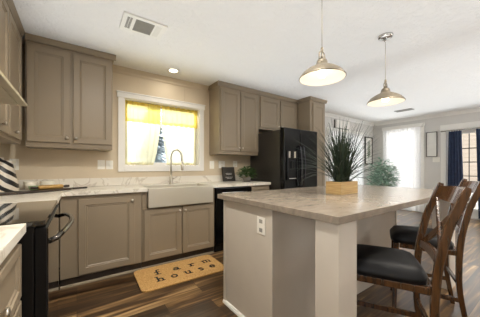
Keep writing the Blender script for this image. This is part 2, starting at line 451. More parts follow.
# outside
tag(MB().box(-30, 40, -30, 40, -0.7, -0.6).build('yard', M_ground), kind='structure')
t_ = thing('neighbouring_house', 'tan sided house seen through the patio door between navy curtains', 'house', (11.2, 1.5, -0.6))
mb = MB()
mb.box(0, 4, -0.75, 6, 0, 3.6)
for k in range(24): mb.prism([(0.0, 0.15*k), (-0.02, 0.15*k), (0.0, 0.15*k+0.14)], -0.75, 6, 'y')
mb.build('siding', M_siding, t_)
mb = MB().box(-0.06, 0.0, -0.79, -0.68, 0, 3.6); mb.build('corner_board', M_white, t_)
MB().prism([(-0.4, 3.6), (4.4, 3.6), (2, 4.8)], -1.0, 6.2, 'y').build('roof', M_grey, t_)
t_ = thing('patio_bench', 'white outdoor chair low behind the patio door glass', 'chair', (8.6, 1.55, -0.6))
mb = MB().box(-0.25, 0.25, -0.3, 0.3, 0.42, 0.46, 0.01)
for k in range(5): mb.box(0.22, 0.25, -0.29+0.12*k, -0.21+0.12*k, 0.46, 1.35, 0.008)
mb.build('seat', M_white, t_)
for sx in (-0.22, 0.22):
    for sy in (-0.27, 0.27): MB().box(sx-0.02, sx+0.02, sy-0.02, sy+0.02, 0, 0.42).build('leg', M_white, t_)

def conifer(loc, hgt, r0):
    root = thing('conifer_tree', 'blue grey conifer outside the kitchen window seen between the yellow curtains', 'tree', loc)
    MB().tube([(0, 0, 0), (0, 0, hgt*0.95)], [0.09, 0.02], 8).build('trunk', M_dark, root)
    mb = MB(); rnd = random.Random(3)
    for k in range(2600):
        f = rnd.random()**0.8; z = 0.3+f*(hgt-0.3); R = r0*(1-f)*rnd.uniform(0.45, 1.05)+0.03
        a = rnd.random()*2*PI; d = Vector((math.cos(a), math.sin(a), -0.25)).normalized()
        side = d.cross(Vector((0, 0, 1))).normalized()*rnd.uniform(0.03, 0.07)
        p = Vector((0, 0, z)); q = p+d*R; mid = p+d*R*0.5
        vs = [mb.bm.verts.new(c) for c in (p, mid+side, q, mid-side)]
        mb.bm.faces.new(vs)
    mb.build('needles', M_conifer, root)
conifer((2.0, 7.6, -0.6), 4.4, 1.5)

# ------------------------------------------------------------------ windows and doors
def window_kitchen():
    root = thing('window_1', 'white cased kitchen window above the farmhouse sink', 'window', ((KW[0]+KW[1])/2, YB, KW[2])); root['kind'] = 'structure'
    x0, x1, z0, z1 = KW
    cx = (x0+x1)/2
    def L(mb, name, m): return mb.build(name, m, root, loc=(-cx, -YB, -z0))
    y0 = YB-0.022
    mb = MB()
    mb.box(x0-0.072, x0, y0, YB, z0-0.075, z1+0.0, 0.004); mb.box(x1, x1+0.072, y0, YB, z0-0.075, z1+0.0, 0.004)
    mb.box(x0, x1, y0, YB, z0-0.075, z0, 0.004)
    L(mb, 'casing', M_white)
    mb = MB().box(x0-0.085, x1+0.085, y0-0.008, YB, z1, z1+0.062, 0.004).box(x0-0.092, x1+0.092, y0-0.016, YB, z1+0.062, z1+0.078, 0.003)
    L(mb, 'head_casing', M_white)
    mb = MB()
    for a, b_ in ((x0, x0+0.012), (x1-0.012, x1)): mb.box(a, b_, YB, YB+T, z0, z1)
    mb.box(x0+0.012, x1-0.012, YB, YB+T, z0, z0+0.012); mb.box(x0+0.012, x1-0.012, YB, YB+T, z1-0.012, z1)
    L(mb, 'jamb', M_white)
    a, b_, c, d = x0+0.014, x1-0.014, z0+0.014, z1-0.014
    zm = 1.9
    mb = MB()
    for q in (a, b_-0.035): mb.box(q, q+0.035, YB+0.08, YB+0.11, c, d)
    for q in (c, d-0.035): mb.box(a+0.035, b_-0.035, YB+0.081, YB+0.109, q, q+0.035)
    L(mb, 'sash', M_white)
    L(MB().box(a+0.03, b_-0.03, YB+0.093, YB+0.097, c+0.03, d-0.03), 'pane', M_pane)
window_kitchen()

def window_back():
    x0, x1, z0, z1 = DW
    root = thing('window_2', 'tall white cased dining window behind white sheers on the back wall', 'window', ((x0+x1)/2, YB, 0)); root['kind'] = 'structure'
    L = (-(x0+x1)/2, -YB, 0)
    mb = MB().box(x0-0.08, x0, YB-0.02, YB, 0, z1+0.08, 0.003).box(x1, x1+0.08, YB-0.02, YB, 0, z1+0.08, 0.003).box(x0, x1, YB-0.02, YB, z1, z1+0.08, 0.003)
    mb.build('casing', M_white, root, loc=L)
    mb = MB().box(x0, x0+0.05, YB+0.04, YB+0.09, z0, z1).box(x1-0.05, x1, YB+0.04, YB+0.09, z0, z1).box(x0+0.05, x1-0.05, YB+0.04, YB+0.09, z0, z0+0.06).box(x0+0.05, x1-0.05, YB+0.04, YB+0.09, z1-0.06, z1).box((x0+x1)/2-0.03, (x0+x1)/2+0.03, YB+0.04, YB+0.09, z0+0.06, z1-0.06)
    mb.build('sash', M_white, root, loc=L)
    MB().box(x0+0.045, x1-0.045, YB+0.062, YB+0.066, z0+0.055, z1-0.055).build('pane', M_pane, root, loc=L)
window_back()
def window_side():
    a, b_, z0, z1 = SA
    root = thing('window_3', 'tall white cased dining window hung with white sheers beside the wall picture', 'window', (XR, (a+b_)/2, 0)); root['kind'] = 'structure'
    L = (-XR, -(a+b_)/2, 0)
    mb = MB().box(XR-0.02, XR, a-0.075, a, 0, z1, 0.003).box(XR-0.02, XR, b_, b_+0.075, 0, z1, 0.003).box(XR-0.028, XR, a-0.085, b_+0.085, z1, z1+0.08, 0.003)
    mb.build('casing', M_white, root, loc=L)
    mb = MB().box(XR+0.04, XR+0.09, a, a+0.05, z0, z1).box(XR+0.04, XR+0.09, b_-0.05, b_, z0, z1).box(XR+0.04, XR+0.09, a+0.05, b_-0.05, z0, z0+0.06).box(XR+0.04, XR+0.09, a+0.05, b_-0.05, z1-0.06, z1)
    mb.build('sash', M_white, root, loc=L)
    MB().box(XR+0.062, XR+0.066, a+0.045, b_-0.045, z0+0.055, z1-0.055).build('pane', M_pane, root, loc=L)
window_side()
def patio_door():
    a, b_, z0, z1 = PD
    root = thing('door_1', 'white glazed patio door with dark grid bars behind navy curtains', 'door', (XR, (a+b_)/2, 0)); root['kind'] = 'structure'
    L = (-XR, -(a+b_)/2, 0)
    mb = MB().box(XR-0.02, XR, a-0.095, a, 0, z1, 0.003).box(XR-0.02, XR, b_, b_+0.095, 0, z1, 0.003).box(XR-0.03, XR, a-0.105, b_+0.105, z1, z1+0.125, 0.004)
    mb.build('casing', M_white, root, loc=L)
    mid = (a+b_)/2
    for p, q in ((a, mid), (mid, b_)):
        mb = MB().box(XR+0.03, XR+0.075, p, p+0.09, z0, z1).box(XR+0.03, XR+0.075, q-0.09, q, z0, z1).box(XR+0.03, XR+0.075, p+0.09, q-0.09, z0, z0+0.2).box(XR+0.03, XR+0.075, p+0.09, q-0.09, z1-0.11, z1)
        lf = mb.build('door_leaf', M_white, root, loc=L)
        MB().box(XR+0.05, XR+0.055, p+0.085, q-0.085, z0+0.19, z1-0.1).build('pane', M_pane, lf)
        mb = MB()
        for z in (0.63, 0.95, 1.265, 1.58): mb.box(XR+0.038, XR+0.049, p+0.09, q-0.09, z-0.009, z+0.009)
        c = (p+q)/2
        mb.box(XR+0.0385, XR+0.0485, c-0.008, c+0.008, z0+0.2, z1-0.11)
        mb.build('grid_bars', M_blackmat, lf)
    MB().tube([(XR+0.02, mid+0.045, 1.0), (XR-0.02, mid+0.045, 1.0), (XR-0.02, mid+0.12, 1.0)], 0.009, 8).build('handle', M_blackmat, root, loc=L)
patio_door()

# ------------------------------------------------------------------ curtains
def curtain_mesh(w, z0, z1, folds, amp, gather_top=1.0, edge=None, seed=1, nz=14, nx=None):
    """hanging cloth in local x (0..w) and z, waves in y; edge(f) -> (xa, xb) scale of the width at height f"""
    nx = nx or folds*8
    rnd = random.Random(seed); ph = [rnd.random()*6.28 for _ in range(4)]
    mb = MB(); grid = []
    for j in range(nz+1):
        f = j/nz; z = z0+(z1-z0)*f
        xa, xb = edge(f) if edge else (0, w)
        row = []
        for i in range(nx+1):
            s = i/nx
            y = amp*(math.sin(2*PI*folds*s+ph[0])+0.35*math.sin(2*PI*folds*2.3*s+ph[1]+f))*(1-0.35*f)
            row.append(mb.bm.verts.new((xa+(xb-xa)*s, y, z+0.004*math.sin(2*PI*folds*s))))
        grid.append(row)
    for j in range(nz):
        for i in range(nx):
            mb.bm.faces.new([grid[j][i], grid[j][i+1], grid[j+1][i+1], grid[j+1][i]]).smooth = True
    mb.keep = True
    return mb
def solid(o, t):
    m = o.modifiers.new('thickness', 'SOLIDIFY'); m.thickness = t; m.offset = 0
    return o

rod = thing('curtain_rod', 'thin brass tension rod across the top of the kitchen window', 'curtain rod', (KW[0], YB+0.055, 2.0))
MB().tube([(0.013, 0, 0.01), (1.057, 0, 0.01)], 0.007, 8).build('bar', M_pin, rod)
rod2 = thing('curtain_rod', 'thin brass tension rod under the yellow valances of the kitchen window', 'curtain rod', (KW[0], YB+0.062, 1.8))
MB().tube([(0.013, 0, 0.0), (1.057, 0, 0.0)], 0.006, 8).build('bar', M_pin, rod2)
def valance(x0, x1, label, seed):
    r_ = thing('window_valance', label, 'valance', (x0, YB+0.03, 1.8), group='yellow valances')
    o = curtain_mesh(x1-x0, -0.04, 0.235, 7, 0.010, seed=seed, nz=5).build('cloth', M_yellow, r_)
    return r_
valance(0.52, 0.985, 'left one of two short bright yellow valances on the kitchen window', 2)
valance(1.0, 1.555, 'right one of two short bright yellow valances on the kitchen window', 5)
def cafe(x0, label, edge, seed):
    r_ = thing('cafe_curtain', label, 'curtain', (x0, YB+0.062, 1.18), group='pale cafe curtains')
    curtain_mesh(0.5, 0.0, 0.61, 6, 0.009, edge=edge, seed=seed, nz=10).build('cloth', M_pale, r_)
cafe(0.52, 'left pale yellow cafe curtain of the kitchen window, pulled aside at its bottom', lambda f: (0.0, 0.37+0.11*f**0.6), 3)
cafe(1.0, 'right pale yellow cafe curtain of the kitchen window behind the faucet', lambda f: (0.085*(1-f)**0.8, 0.55), 8)

r_ = thing('sheer_curtain', 'white floor-length sheer curtain on the back dining wall behind the grass planter', 'curtain', (4.9, YB-0.06, 0.02), group='white sheers')
curtain_mesh(1.66, 0.0, 2.02, 16, 0.018, seed=11, nz=6).build('cloth', M_sheer, r_)
MB().tube([(-0.05, 0, 2.03), (1.71, 0, 2.03)], 0.01, 8).build('rod', M_white, r_)
r_ = thing('sheer_curtain', 'white floor-length sheer curtain on the side dining wall left of the framed print', 'curtain', (XR-0.07, 3.05, 0.02), -PI/2, group='white sheers')
curtain_mesh(0.88, 0.0, 2.16, 10, 0.02, seed=12, nz=6).build('cloth', M_sheer, r_)
MB().box(-0.03, 0.91, -0.03, 0.035, 2.16, 2.235, 0.004).build('valance_box', M_white, r_)

r_ = thing('curtain_rod', 'white curtain rod above the patio door holding the navy curtains', 'curtain rod', (XR-0.085, 0.9, 2.0))
MB().tube([(0, -0.85, 0), (0, 0.85, 0)], 0.011, 8).lathe([(0, -0.02), (0.02, -0.01), (0.024, 0.0), (0.02, 0.01), (0, 0.02)], 12, Matrix.Translation((0, 0.86, 0))).build('bar', M_chrome, r_)
for yb in (-0.8, 0.8): MB().box(0, 0.085, yb-0.008, yb+0.008, -0.012, 0.012).build('bracket', M_chrome, r_)
r_ = thing('navy_curtain', 'navy blue drape at the left side of the patio door', 'curtain', (XR-0.085, 1.665, 0.03), -PI/2, group='navy patio drapes')
curtain_mesh(0.3, 0.0, 1.952, 5, 0.022, edge=lambda f: (-0.0+0.03*f, 0.30-0.05*f), seed=21, nz=10).build('cloth', M_navy, r_)
solid(r_.children[0], 0.004)
r_ = thing('navy_curtain', 'navy blue drape at the picture right edge of the patio door', 'curtain', (XR-0.085, 1.19, 0.03), -PI/2, group='navy patio drapes')
curtain_mesh(0.4, 0.0, 1.952, 5, 0.022, edge=lambda f: (0.05-0.04*f, 0.40-0.04*f), seed=22, nz=10).build('cloth', M_navy, r_)
solid(r_.children[0], 0.004)

# ------------------------------------------------------------------ cabinets
def door_mesh(w, h, t=0.02, fr=0.058):
    """front faces -y at y=-t; origin at lower left back"""
    bm = bmesh.new()
    def ring(ins, y): return [bm.verts.new(p) for p in ((ins, y, ins), (w-ins, y, ins), (w-ins, y, h-ins), (ins, y, h-ins))]
    fr = min(fr, w*0.3, h*0.3)
    rings = [ring(0, 0), ring(0, -t+0.003), ring(0.003, -t), ring(fr, -t), ring(fr+0.006, -t+0.007), ring(fr+0.013, -t+0.006), ring(fr+0.02, -t+0.011)]
    for a, b_ in zip(rings, rings[1:]):
        for i in range(4): bm.faces.new([a[i], a[(i+1) % 4], b_[(i+1) % 4], b_[i]])
    bm.faces.new(rings[-1]); bm.faces.new(rings[0][::-1])
    bmesh.ops.recalc_face_normals(bm, faces=bm.faces[:])
    mb = MB(); mb.bm.free(); mb.bm = bm
    return mb
def slab_mesh(w, h, t=0.02): return MB().box(0, w, -t, 0, 0, h, 0.003)
def knob(parent, x, z, y=-0.02):
    M = Matrix.Translation((x, y, z)) @ Matrix.Rotation(PI/2, 4, 'X')
    MB().lathe([(0.006, 0), (0.006, 0.012), (0.014, 0.017), (0.016, 0.022), (0.013, 0.027), (0, 0.029)], 14, M).build('knob', M_nickel, parent)
def crown_front(root, x0, x1, z, d, left=False, right=False, m=None):
    """cabinet crown: front strip and optional returns"""
    prof = lambda o: [(0.0, z), (-0.012, z), (-0.016, z+0.012), (-0.03, z+0.042), (-0.034, z+0.055), (0.0, z+0.055)]
    mb = MB()
    e0 = 0.034 if left else 0; e1 = 0.034 if right else 0
    mb.prism(prof(0), x0-e0, x1+e1, 'x')
    if left: mb.prism([(x0-p[0]*-1, p[1]) for p in prof(0)], 0.0, d, 'y')
    if right: mb.prism([(x1-p[0], p[1]) for p in prof(0)], 0.0, d, 'y')
    mb.build('crown_molding', m or M_cab, root)
def cabinet(name, label, cat, loc, rz, w, d, h, doors, drawers=(), group=None, z0=0.0, extra=None):
    """local: x right along the front, y back, front at y=0; doors (x0,x1,z0,z1,knob x,knob z)"""
    root = thing(name, label, cat, loc, rz, group)
    MB().box(0, w, 0, d, z0, h, 0.002, 1).build('body', M_cab, root)
    for (a, b_, c, e, kx, kz) in doors:
        o = door_mesh(b_-a, e-c).build('door', M_cab, root, loc=(a, -0.001, c))
        if kx is not None: knob(o, kx-a, kz-c)
    for (a, b_, c, e, kx, kz) in drawers:
        o = door_mesh(b_-a, e-c, fr=0.035).build('drawer', M_cab, root, loc=(a, -0.001, c))
        if kx is not None: knob(o, kx-a, kz-c)
    return root

UF = 3.04      # upper fronts (Y)
UG = 'wall cabinets'
# left of the window
c = cabinet('wall_cabinet', 'taupe two-door wall cabinet between the hood corner and the kitchen window', 'cabinet', (-0.41, UF, 1.365), 0, 0.745, 0.318, 1.02,
            [(0.012, 0.352, 0.035, 0.985, 0.325, 0.085), (0.378, 0.735, 0.035, 0.985, 0.402, 0.085)], group=UG)
crown_front(c, 0.0, 0.745, 1.019, 0.318, right=True)
MB().box(0.0, 0.745, 0.0, 0.315, -0.018, -0.001, 0.002, 1).build('light_rail', M_cab, c)
# left wall, beside the hood (front faces +X): local x -> world +Y
c = cabinet('wall_cabinet', 'pale taupe wall cabinet on the left wall beyond the range hood', 'cabinet', (-0.44, 2.075, 1.365), PI/2, 0.96, 0.305, 1.02,
            [(0.1, 0.37, 0.03, 0.985, 0.15, 0.08), (0.385, 0.865, 0.03, 0.985, 0.55, 0.07)], group=UG)
crown_front(c, 0.0, 0.93, 1.019, 0.3)
# above the hood
c = cabinet('wall_cabinet', 'short taupe wall cabinet above the range hood at the left picture edge', 'cabinet', (-0.44, 1.312, 1.83), PI/2, 0.76, 0.305, 0.555,
            [(0.015, 0.372, 0.02, 0.52, 0.34, 0.06), (0.388, 0.745, 0.02, 0.52, 0.42, 0.06)], group=UG)
crown_front(c, 0.0, 0.76, 0.554, 0.3)
# right of the window
c = cabinet('wall_cabinet', 'tall taupe two-door wall cabinet between the kitchen window and the fridge', 'cabinet', (1.752, UF, 1.365), 0, 0.772, 0.318, 1.02,
            [(0.02, 0.378, 0.035, 0.985, 0.35, 0.085), (0.39, 0.752, 0.035, 0.985, 0.415, 0.085)], group=UG)
crown_front(c, 0.0, 0.772, 1.019, 0.318, left=True)
MB().box(0.0, 0.772, 0.0, 0.315, -0.018, -0.001, 0.002, 1).build('light_rail', M_cab, c)
# over the fridge
c = cabinet('wall_cabinet', 'short taupe two-door wall cabinet above the black fridge', 'cabinet', (2.526, UF, 1.80), 0, 0.965, 0.318, 0.585,
            [(0.025, 0.475, 0.03, 0.55, 0.445, 0.075), (0.5, 0.95, 0.03, 0.55, 0.53, 0.075)], group=UG)
crown_front(c, 0.0, 0.965, 0.584, 0.318)
# pantry beyond the fridge
c = cabinet('pantry_cabinet', 'tall taupe pantry cabinet right of the black fridge', 'cabinet', (3.493, 2.74, 0.0), 0, 0.45, 0.618, 2.385,
            [(0.07, 0.42, 1.74, 2.34, None, None), (0.07, 0.42, 0.12, 1.69, None, None)])
crown_front(c, 0.0, 0.45, 2.384, 0.618, left=False, right=True)
MB().prism([(-0.0, 2.384), (-0.012, 2.384), (-0.03, 2.426), (-0.034, 2.439), (0, 2.439)], -0.034, 0.262, 'y').build('crown_return', M_cab, c)

BF = 2.735     # base fronts
def toe(root, w, h=0.088):
    MB().box(0, w, 0.03, 0.05, 0.0, h).build('toe_kick', M_dark, root)
    MB().prism([(0.03, 0.0), (0.012, 0.0), (0.014, 0.012), (0.022, 0.019), (0.03, 0.02)], 0, w, 'x').build('shoe_molding', M_cab, root)
def base(name, label, x0, x1, doors, drawers=(), y0=BF, h=0.874):
    root = cabinet(name, label, 'cabinet', (x0, y0, 0), 0, x1-x0, YB-y0-0.004, h, [], z0=0.09, group='base cabinets')
    for (a, b_, c, e, kx, kz) in doors:
        o = door_mesh(b_-a, e-c).build('door', M_cab, root, loc=(a-x0, -0.001, c))
        knob(o, kx-a, kz-c)
    for (a, b_, c, e, kx, kz) in drawers:
        o = door_mesh(b_-a, e-c, fr=0.03).build('drawer', M_cab, root, loc=(a-x0, -0.001, c))
        knob(o, kx-a, kz-c)
    toe(root, x1-x0)
    return root
base('base_cabinet', 'taupe single-door base cabinet left of the farmhouse sink', -0.13, 0.588, [(0.01, 0.515, 0.105, 0.835, 0.485, 0.79)])
sb = base('base_cabinet', 'taupe two-door base cabinet below the farmhouse sink', 0.592, 1.503, [(0.609, 1.04, 0.10, 0.672, 1.012, 0.625), (1.056, 1.487, 0.10, 0.672, 1.084, 0.625)], h=0.688)
base('base_cabinet', 'narrow taupe base cabinet between the dishwasher and the fridge', 2.115, 2.49, [(2.13, 2.475, 0.10, 0.66, 2.16, 0.62)], [(2.13, 2.475, 0.685, 0.84, 2.30, 0.765)])
for (p_, q_) in ((0.0, 0.052), (0.864, 0.911)): MB().box(p_, q_, 0.0, 0.05, 0.689, 0.8745, 0.002, 1).build('stile', M_cab, sb)
# corner base on the left wall, beyond the range
c = cabinet('base_cabinet', 'taupe corner base cabinet beyond the range on the left wall', 'cabinet', (-0.155, 2.078, 0), PI/2, 0.63, 0.59, 0.874, [], z0=0.0, group='base cabinets')
# near base on the left wall
c = cabinet('base_cabinet', 'taupe drawer base cabinet nearest the camera at the lower left', 'cabinet', (-0.205, 0.55, 0), PI/2, 0.75, 0.54, 0.874, [],
            [(0.02, 0.735, 0.62, 0.835, 0.37, 0.73), (0.02, 0.735, 0.365, 0.605, 0.37, 0.485), (0.02, 0.735, 0.11, 0.35, 0.37, 0.23)], z0=0.09, group='base cabinets')
MB().box(0, 0.75, 0.04, 0.06, 0.0, 0.088).build('toe_kick', M_dark, c)

# ------------------------------------------------------------------ counters
CT, CB = 0.914, 0.876
root = thing('countertop', 'cream marble-look countertop running from the left corner past the sink to the fridge', 'countertop', (0, BF, CB))
mb = MB()
O = Matrix.Translation((0, -BF, -CB))
mb.prism([(-0.745, 2.074), (-0.115, 2.074), (-0.115, 2.695), (0.644, 2.695), (0.644, 3.14), (1.456, 3.14), (1.456, 2.695), (2.49, 2.695), (2.49, 3.355), (-0.745, 3.355)], CB, CT, 'z', 0.004, O)
mb.build('top', M_marble, root)
MB().box(-0.728, 2.49, 3.338, 3.357, CT+0.0005, CT+0.1, 0.003, 2, O).box(-0.745, -0.728, 2.074, 3.338, CT+0.0005, CT+0.1, 0.003, 2, O).build('backsplash', M_marble, root)
root = thing('countertop', 'marble-look countertop end nearest the camera at the left picture edge', 'countertop', (-0.45, 1.0, CB))
mb = MB().box(-0.745, -0.172, 0.5, 1.302, CB, CT, 0.004, 2, Matrix.Translation((0.45, -1.0, -CB)))
mb.build('top', M_marble, root)
MB().box(-0.745, -0.728, 0.5, 1.302, CT+0.0005, CT+0.1, 0.003, 2, Matrix.Translation((0.45, -1.0, -CB))).build('backsplash', M_marble, root)

# ------------------------------------------------------------------ sink + faucet
root = thing('farmhouse_sink', 'stainless steel farmhouse sink with a wide apron front', 'sink', (1.05, 2.68, 0.69))
M = Matrix.Translation((-1.05, -2.68, -0.69))
MB().box(0.646, 1.454, 2.676, 2.70, 0.692, 0.912, 0.008, 3, M).build('apron', M_steel, root)
mb = MB()
mb.box(0.648, 1.452, 2.70, 3.138, 0.70, 0.712, 0, 2, M)
for a in ((0.648, 0.668, 2.70, 3.138), (1.432, 1.452, 2.70, 3.138), (0.668, 1.432, 3.118, 3.138), (0.668, 1.432, 2.70, 2.712)):
    mb.box(*a, 0.712, 0.911, 0.003, 2, M)
mb.build('basin', M_steel, root)
MB().lathe([(0, 0), (0.045, 0), (0.045, 0.004), (0.03, 0.006), (0, 0.002)], 20, Matrix.Translation((0.0, 0.25, 0.0225))).build('drain', M_chrome, root)
root = thing('kitchen_faucet', 'brushed nickel gooseneck pull-down faucet behind the sink', 'faucet', (1.085, 3.235, CT+0.001))
MB().lathe([(0.03, 0), (0.03, 0.008), (0.021, 0.014), (0.02, 0.09), (0.016, 0.1), (0.014, 0.13)], 18).build('base', M_nickel, root)
arc = [(0, 0, 0.12), (0, 0, 0.26)]
for k in range(0, 13):
    a = PI-PI*k/12*1.02
    arc.append((0.075*(1+math.cos(a)) * 0.62, -0.085*(1+math.cos(a)), 0.36+0.115*math.sin(a)))
arc.append((0.095, -0.172, 0.30))
MB().tube(arc, 0.011, 10).build('gooseneck', M_nickel, root)
MB().tube([(0.095, -0.172, 0.315), (0.096, -0.173, 0.25), (0.098, -0.175, 0.215), (0.099, -0.176, 0.19)], [0.014, 0.016, 0.019, 0.016], 12).build('spray_head', M_nickel, root)
MB().tube([(0.02, 0, 0.07), (0.045, -0.005, 0.075), (0.085, -0.02, 0.1)], [0.009, 0.008, 0.006], 8).build('lever', M_nickel, root)

# ------------------------------------------------------------------ dishwasher
root = thing('dishwasher', 'black built-in dishwasher right of the sink', 'dishwasher', (1.51, 2.735, 0))
MB().box(0, 0.6, 0.0, 0.58, 0.1, 0.872).build('tub', M_blackmat, root)
d = MB().box(0.003, 0.597, -0.028, -0.001, 0.11, 0.75, 0.005).build('door', M_black, root)
cp = MB().box(0.003, 0.597, -0.032, -0.001, 0.755, 0.862, 0.006).build('control_panel', M_black, root)
MB().tube([(0.08, -0.03, 0.8), (0.1, -0.055, 0.8), (0.5, -0.055, 0.8), (0.52, -0.03, 0.8)], 0.009, 8).build('handle', M_chrome, cp)
MB().box(0.01, 0.59, 0.02, 0.04, 0.0, 0.1).build('kick_plate', M_blackmat, root)

# ------------------------------------------------------------------ range
root = thing('electric_range', 'black freestanding glass-top range at the left picture edge', 'range', (-0.42, 1.69, 0))
M = Matrix.Translation((0.42, -1.69, 0))
MB().box(-0.735, -0.15, 1.312, 2.068, 0.0, 0.893, 0.004, 2, M).build('body', M_blackmat, root)
MB().box(-0.735, -0.112, 1.308, 2.071, 0.894, 0.916, 0.004, 2, M).build('cooktop', M_glass_black, root)
dr = MB().box(-0.149, -0.108, 1.314, 2.066, 0.27, 0.885, 0.006, 3, M).build('oven_door', M_blackmat, root)
MB().box(-0.1075, -0.103, 1.322, 2.058, 0.28, 0.876, 0.002, 2, M).build('door_glass', M_glass_black, dr)
pts = [(-0.105, 1.36, 0.81), (-0.075, 1.37, 0.82)]
for k in range(1, 10):
    f = k/10; pts.append((-0.07+0.045*math.sin(PI*f), 1.37+0.64*f, 0.825+0.012*math.sin(PI*f)))
pts += [(-0.075, 2.01, 0.82), (-0.105, 2.02, 0.81)]
MB().tube([M @ Vector(p) for p in pts], 0.0125, 10).build('handle', M_dchrome, dr)
MB().box(-0.149, -0.11, 1.314, 2.066, 0.06, 0.262, 0.006, 2, M).build('storage_drawer', M_glass_black, root)
MB().box(-0.735, -0.68, 1.312, 2.068, 0.917, 1.06, 0.006, 2, M).build('back_panel', M_black, root)

# ------------------------------------------------------------------ range hood
root = thing('range_hood', 'pale stainless under-cabinet range hood at the upper left', 'range hood', (-0.745, 1.69, 1.548))
pts = [(0.0, 0.0), (0.476, 0.0), (0.478, 0.012), (0.40, 0.12), (0.30, 0.22), (0.28, 0.278), (0.0, 0.278)]
MB().prism(pts, -0.378, 0.378, 'y', 0.003).build('canopy', M_hood, root)
MB().box(0.06, 0.44, -0.33, 0.33, -0.006, -0.0005, 0.002).build('filter_panel', M_hood, root)

# ------------------------------------------------------------------ fridge
FX0, FX1, FY = 2.505, 3.29, 2.43
root = thing('refrigerator', 'black side-by-side refrigerator with ice and water dispenser', 'refrigerator', (FX0, FY, 0))
w = FX1-FX0
MB().box(0, w, 0.085, 0.82, 0.02, 1.715, 0.006).build('body', M_fside, root)
ls = 0.355
def fdoor(a, b_, name='door'):
    return MB().box(a, b_, 0.0, 0.08, 0.1, 1.74, 0.014, 3).build(name, M_black, root)
fd = fdoor(0.0, ls-0.003); rd = fdoor(ls+0.003, w)
MB().box(0.02, w-0.02, 0.06, 0.11, 1.741, 1.752, 0.004).build('hinge_cover', M_blackmat, root)
MB().box(0.01, w-0.01, 0.05, 0.084, 0.0, 0.095, 0.004).build('grille', M_blackmat, root)
def fhandle(x, parent, s):
    pts = [(x, -0.003, 1.475)]
    for k in range(0, 11):
        f = k/10; pts.append((x+s*0.004*math.sin(PI*f), -0.035-0.03*math.sin(PI*f), 1.46-0.6*f))
    pts.append((x, -0.003, 0.845))
    MB().bar(pts, 0.024, 0.02, (1, 0, 0)).build('handle', M_fhandle, parent)
fhandle(0.318, fd, -1); fhandle(0.392, rd, 1)
disp = MB()
for a in ((0.05, 0.07, 0.955, 1.40), (0.25, 0.27, 0.955, 1.40)): disp.box(a[0], a[1], -0.016, 0.001, a[2], a[3], 0.003)
disp.box(0.07, 0.25, -0.016, 0.001, 0.955, 0.985, 0.003).box(0.07, 0.25, -0.016, 0.001, 1.27, 1.40, 0.003)
dp = disp.build('dispenser', M_black, fd)
MB().box(0.07, 0.25, -0.004, 0.0005, 0.985, 1.27).build('recess', M_blackmat, dp)
MB().box(0.085, 0.235, -0.024, -0.0165, 0.972, 0.984, 0.002).build('drip_tray', M_chrome, dp)
for x in (0.08, 0.20): MB().box(x, x+0.035, -0.0185, -0.0163, 1.29, 1.385, 0.001).build('control_pad', M_nickel, dp)
MB().box(0.135, 0.185, -0.02, -0.005, 1.13, 1.24, 0.004).build('lever', M_black, dp)

# ------------------------------------------------------------------ island
root = thing('kitchen_island', 'long greige kitchen island with a tan laminate top and corner posts', 'island', (2.05, 1.19, 0))
M = Matrix.Translation((-2.05, -1.19, 0))
MB().box(1.0, 3.10, 0.62, 1.765, CB, CT, 0.004, 2, M).build('countertop', M_top, root)
mb = MB().box(1.034, 2.87, 1.102, 1.70, 0.0, CB-0.001, 0.002, 1, M)
mb.build('cabinet_body', M_island, root)
mb = MB().box(1.024, 1.033, 1.098, 1.135, 0.0, CB-0.001, 0.002, 1, M)
mb.build('corner_trim', M_island, root)
MB().box(1.024, 1.033, 1.672, 1.704, 0.0, CB-0.001, 0.002, 1, M).build('corner_trim', M_island, root)
MB().box(2.84, 2.874, 1.09, 1.101, 0.0, CB-0.001, 0.002, 1, M).build('corner_trim', M_island, root)
MB().prism([(1.034, 0.0), (1.012, 0.0), (1.014, 0.012), (1.022, 0.022), (1.034, 0.024)], 1.10, 1.70, 'y', 0, M).build('shoe_molding', M_white, root)
def post(x):
    MB().box(x, x+0.165, 0.64, 0.775, 0.0, CB-0.001, 0.003, 2, M).build('corner_post', M_island, root)
post(1.03); post(2.835)
op = MB().box(1.0285, 1.0335, 1.175, 1.258, 0.688, 0.805, 0.002, 2, M).build('outlet_plate', M_plastic, root)
for z in (0.715, 0.775): MB().box(1.0275, 1.0286, 1.2, 1.233, z-0.012, z+0.014, 0, 2, M).build('socket', M_grey, op)

# ------------------------------------------------------------------ outlets and switches on the kitchen wall
def plate(x0, x1, z0, z1, label, kind='outlet'):
    root = thing('wall_plate', label, 'outlet' if kind == 'outlet' else 'switch', ((x0+x1)/2, YB, (z0+z1)/2))
    w, h = (x1-x0)/2, (z1-z0)/2
    p = MB().box(-w, w, -0.007, -0.0005, -h, h, 0.002).build('cover', M_plastic, root)
    if kind == 'outlet':
        for z in (-0.025, 0.025): MB().box(-0.014, 0.014, -0.0085, -0.007, z-0.015, z+0.015).box(-0.006, -0.004, -0.0092, -0.0085, z-0.004, z+0.008).box(0.004, 0.006, -0.0092, -0.0085, z-0.004, z+0.008).build('socket', M_cream, root)
    else:
        MB().box(-0.009, 0.009, -0.012, -0.007, -0.022, 0.022, 0.002).build('toggle', M_plastic, root)
plate(-0.575, -0.503, 1.117, 1.235, 'white outlet plate behind the zebra striped canister')
plate(0.208, 0.288, 1.122, 1.236, 'white wall plate left of its twin beside the kitchen window', 'switch')
plate(0.299, 0.377, 1.122, 1.232, 'white wall plate directly beside the kitchen window casing', 'switch')
plate(1.757, 1.84, 1.122, 1.248, 'white wall plate just right of the kitchen window', 'switch')
plate(1.925, 2.045, 1.132, 1.25, 'white wall plate above the small dark sign')
plate(2.213, 2.297, 1.15, 1.256, 'white wall plate above the small leafy plant')

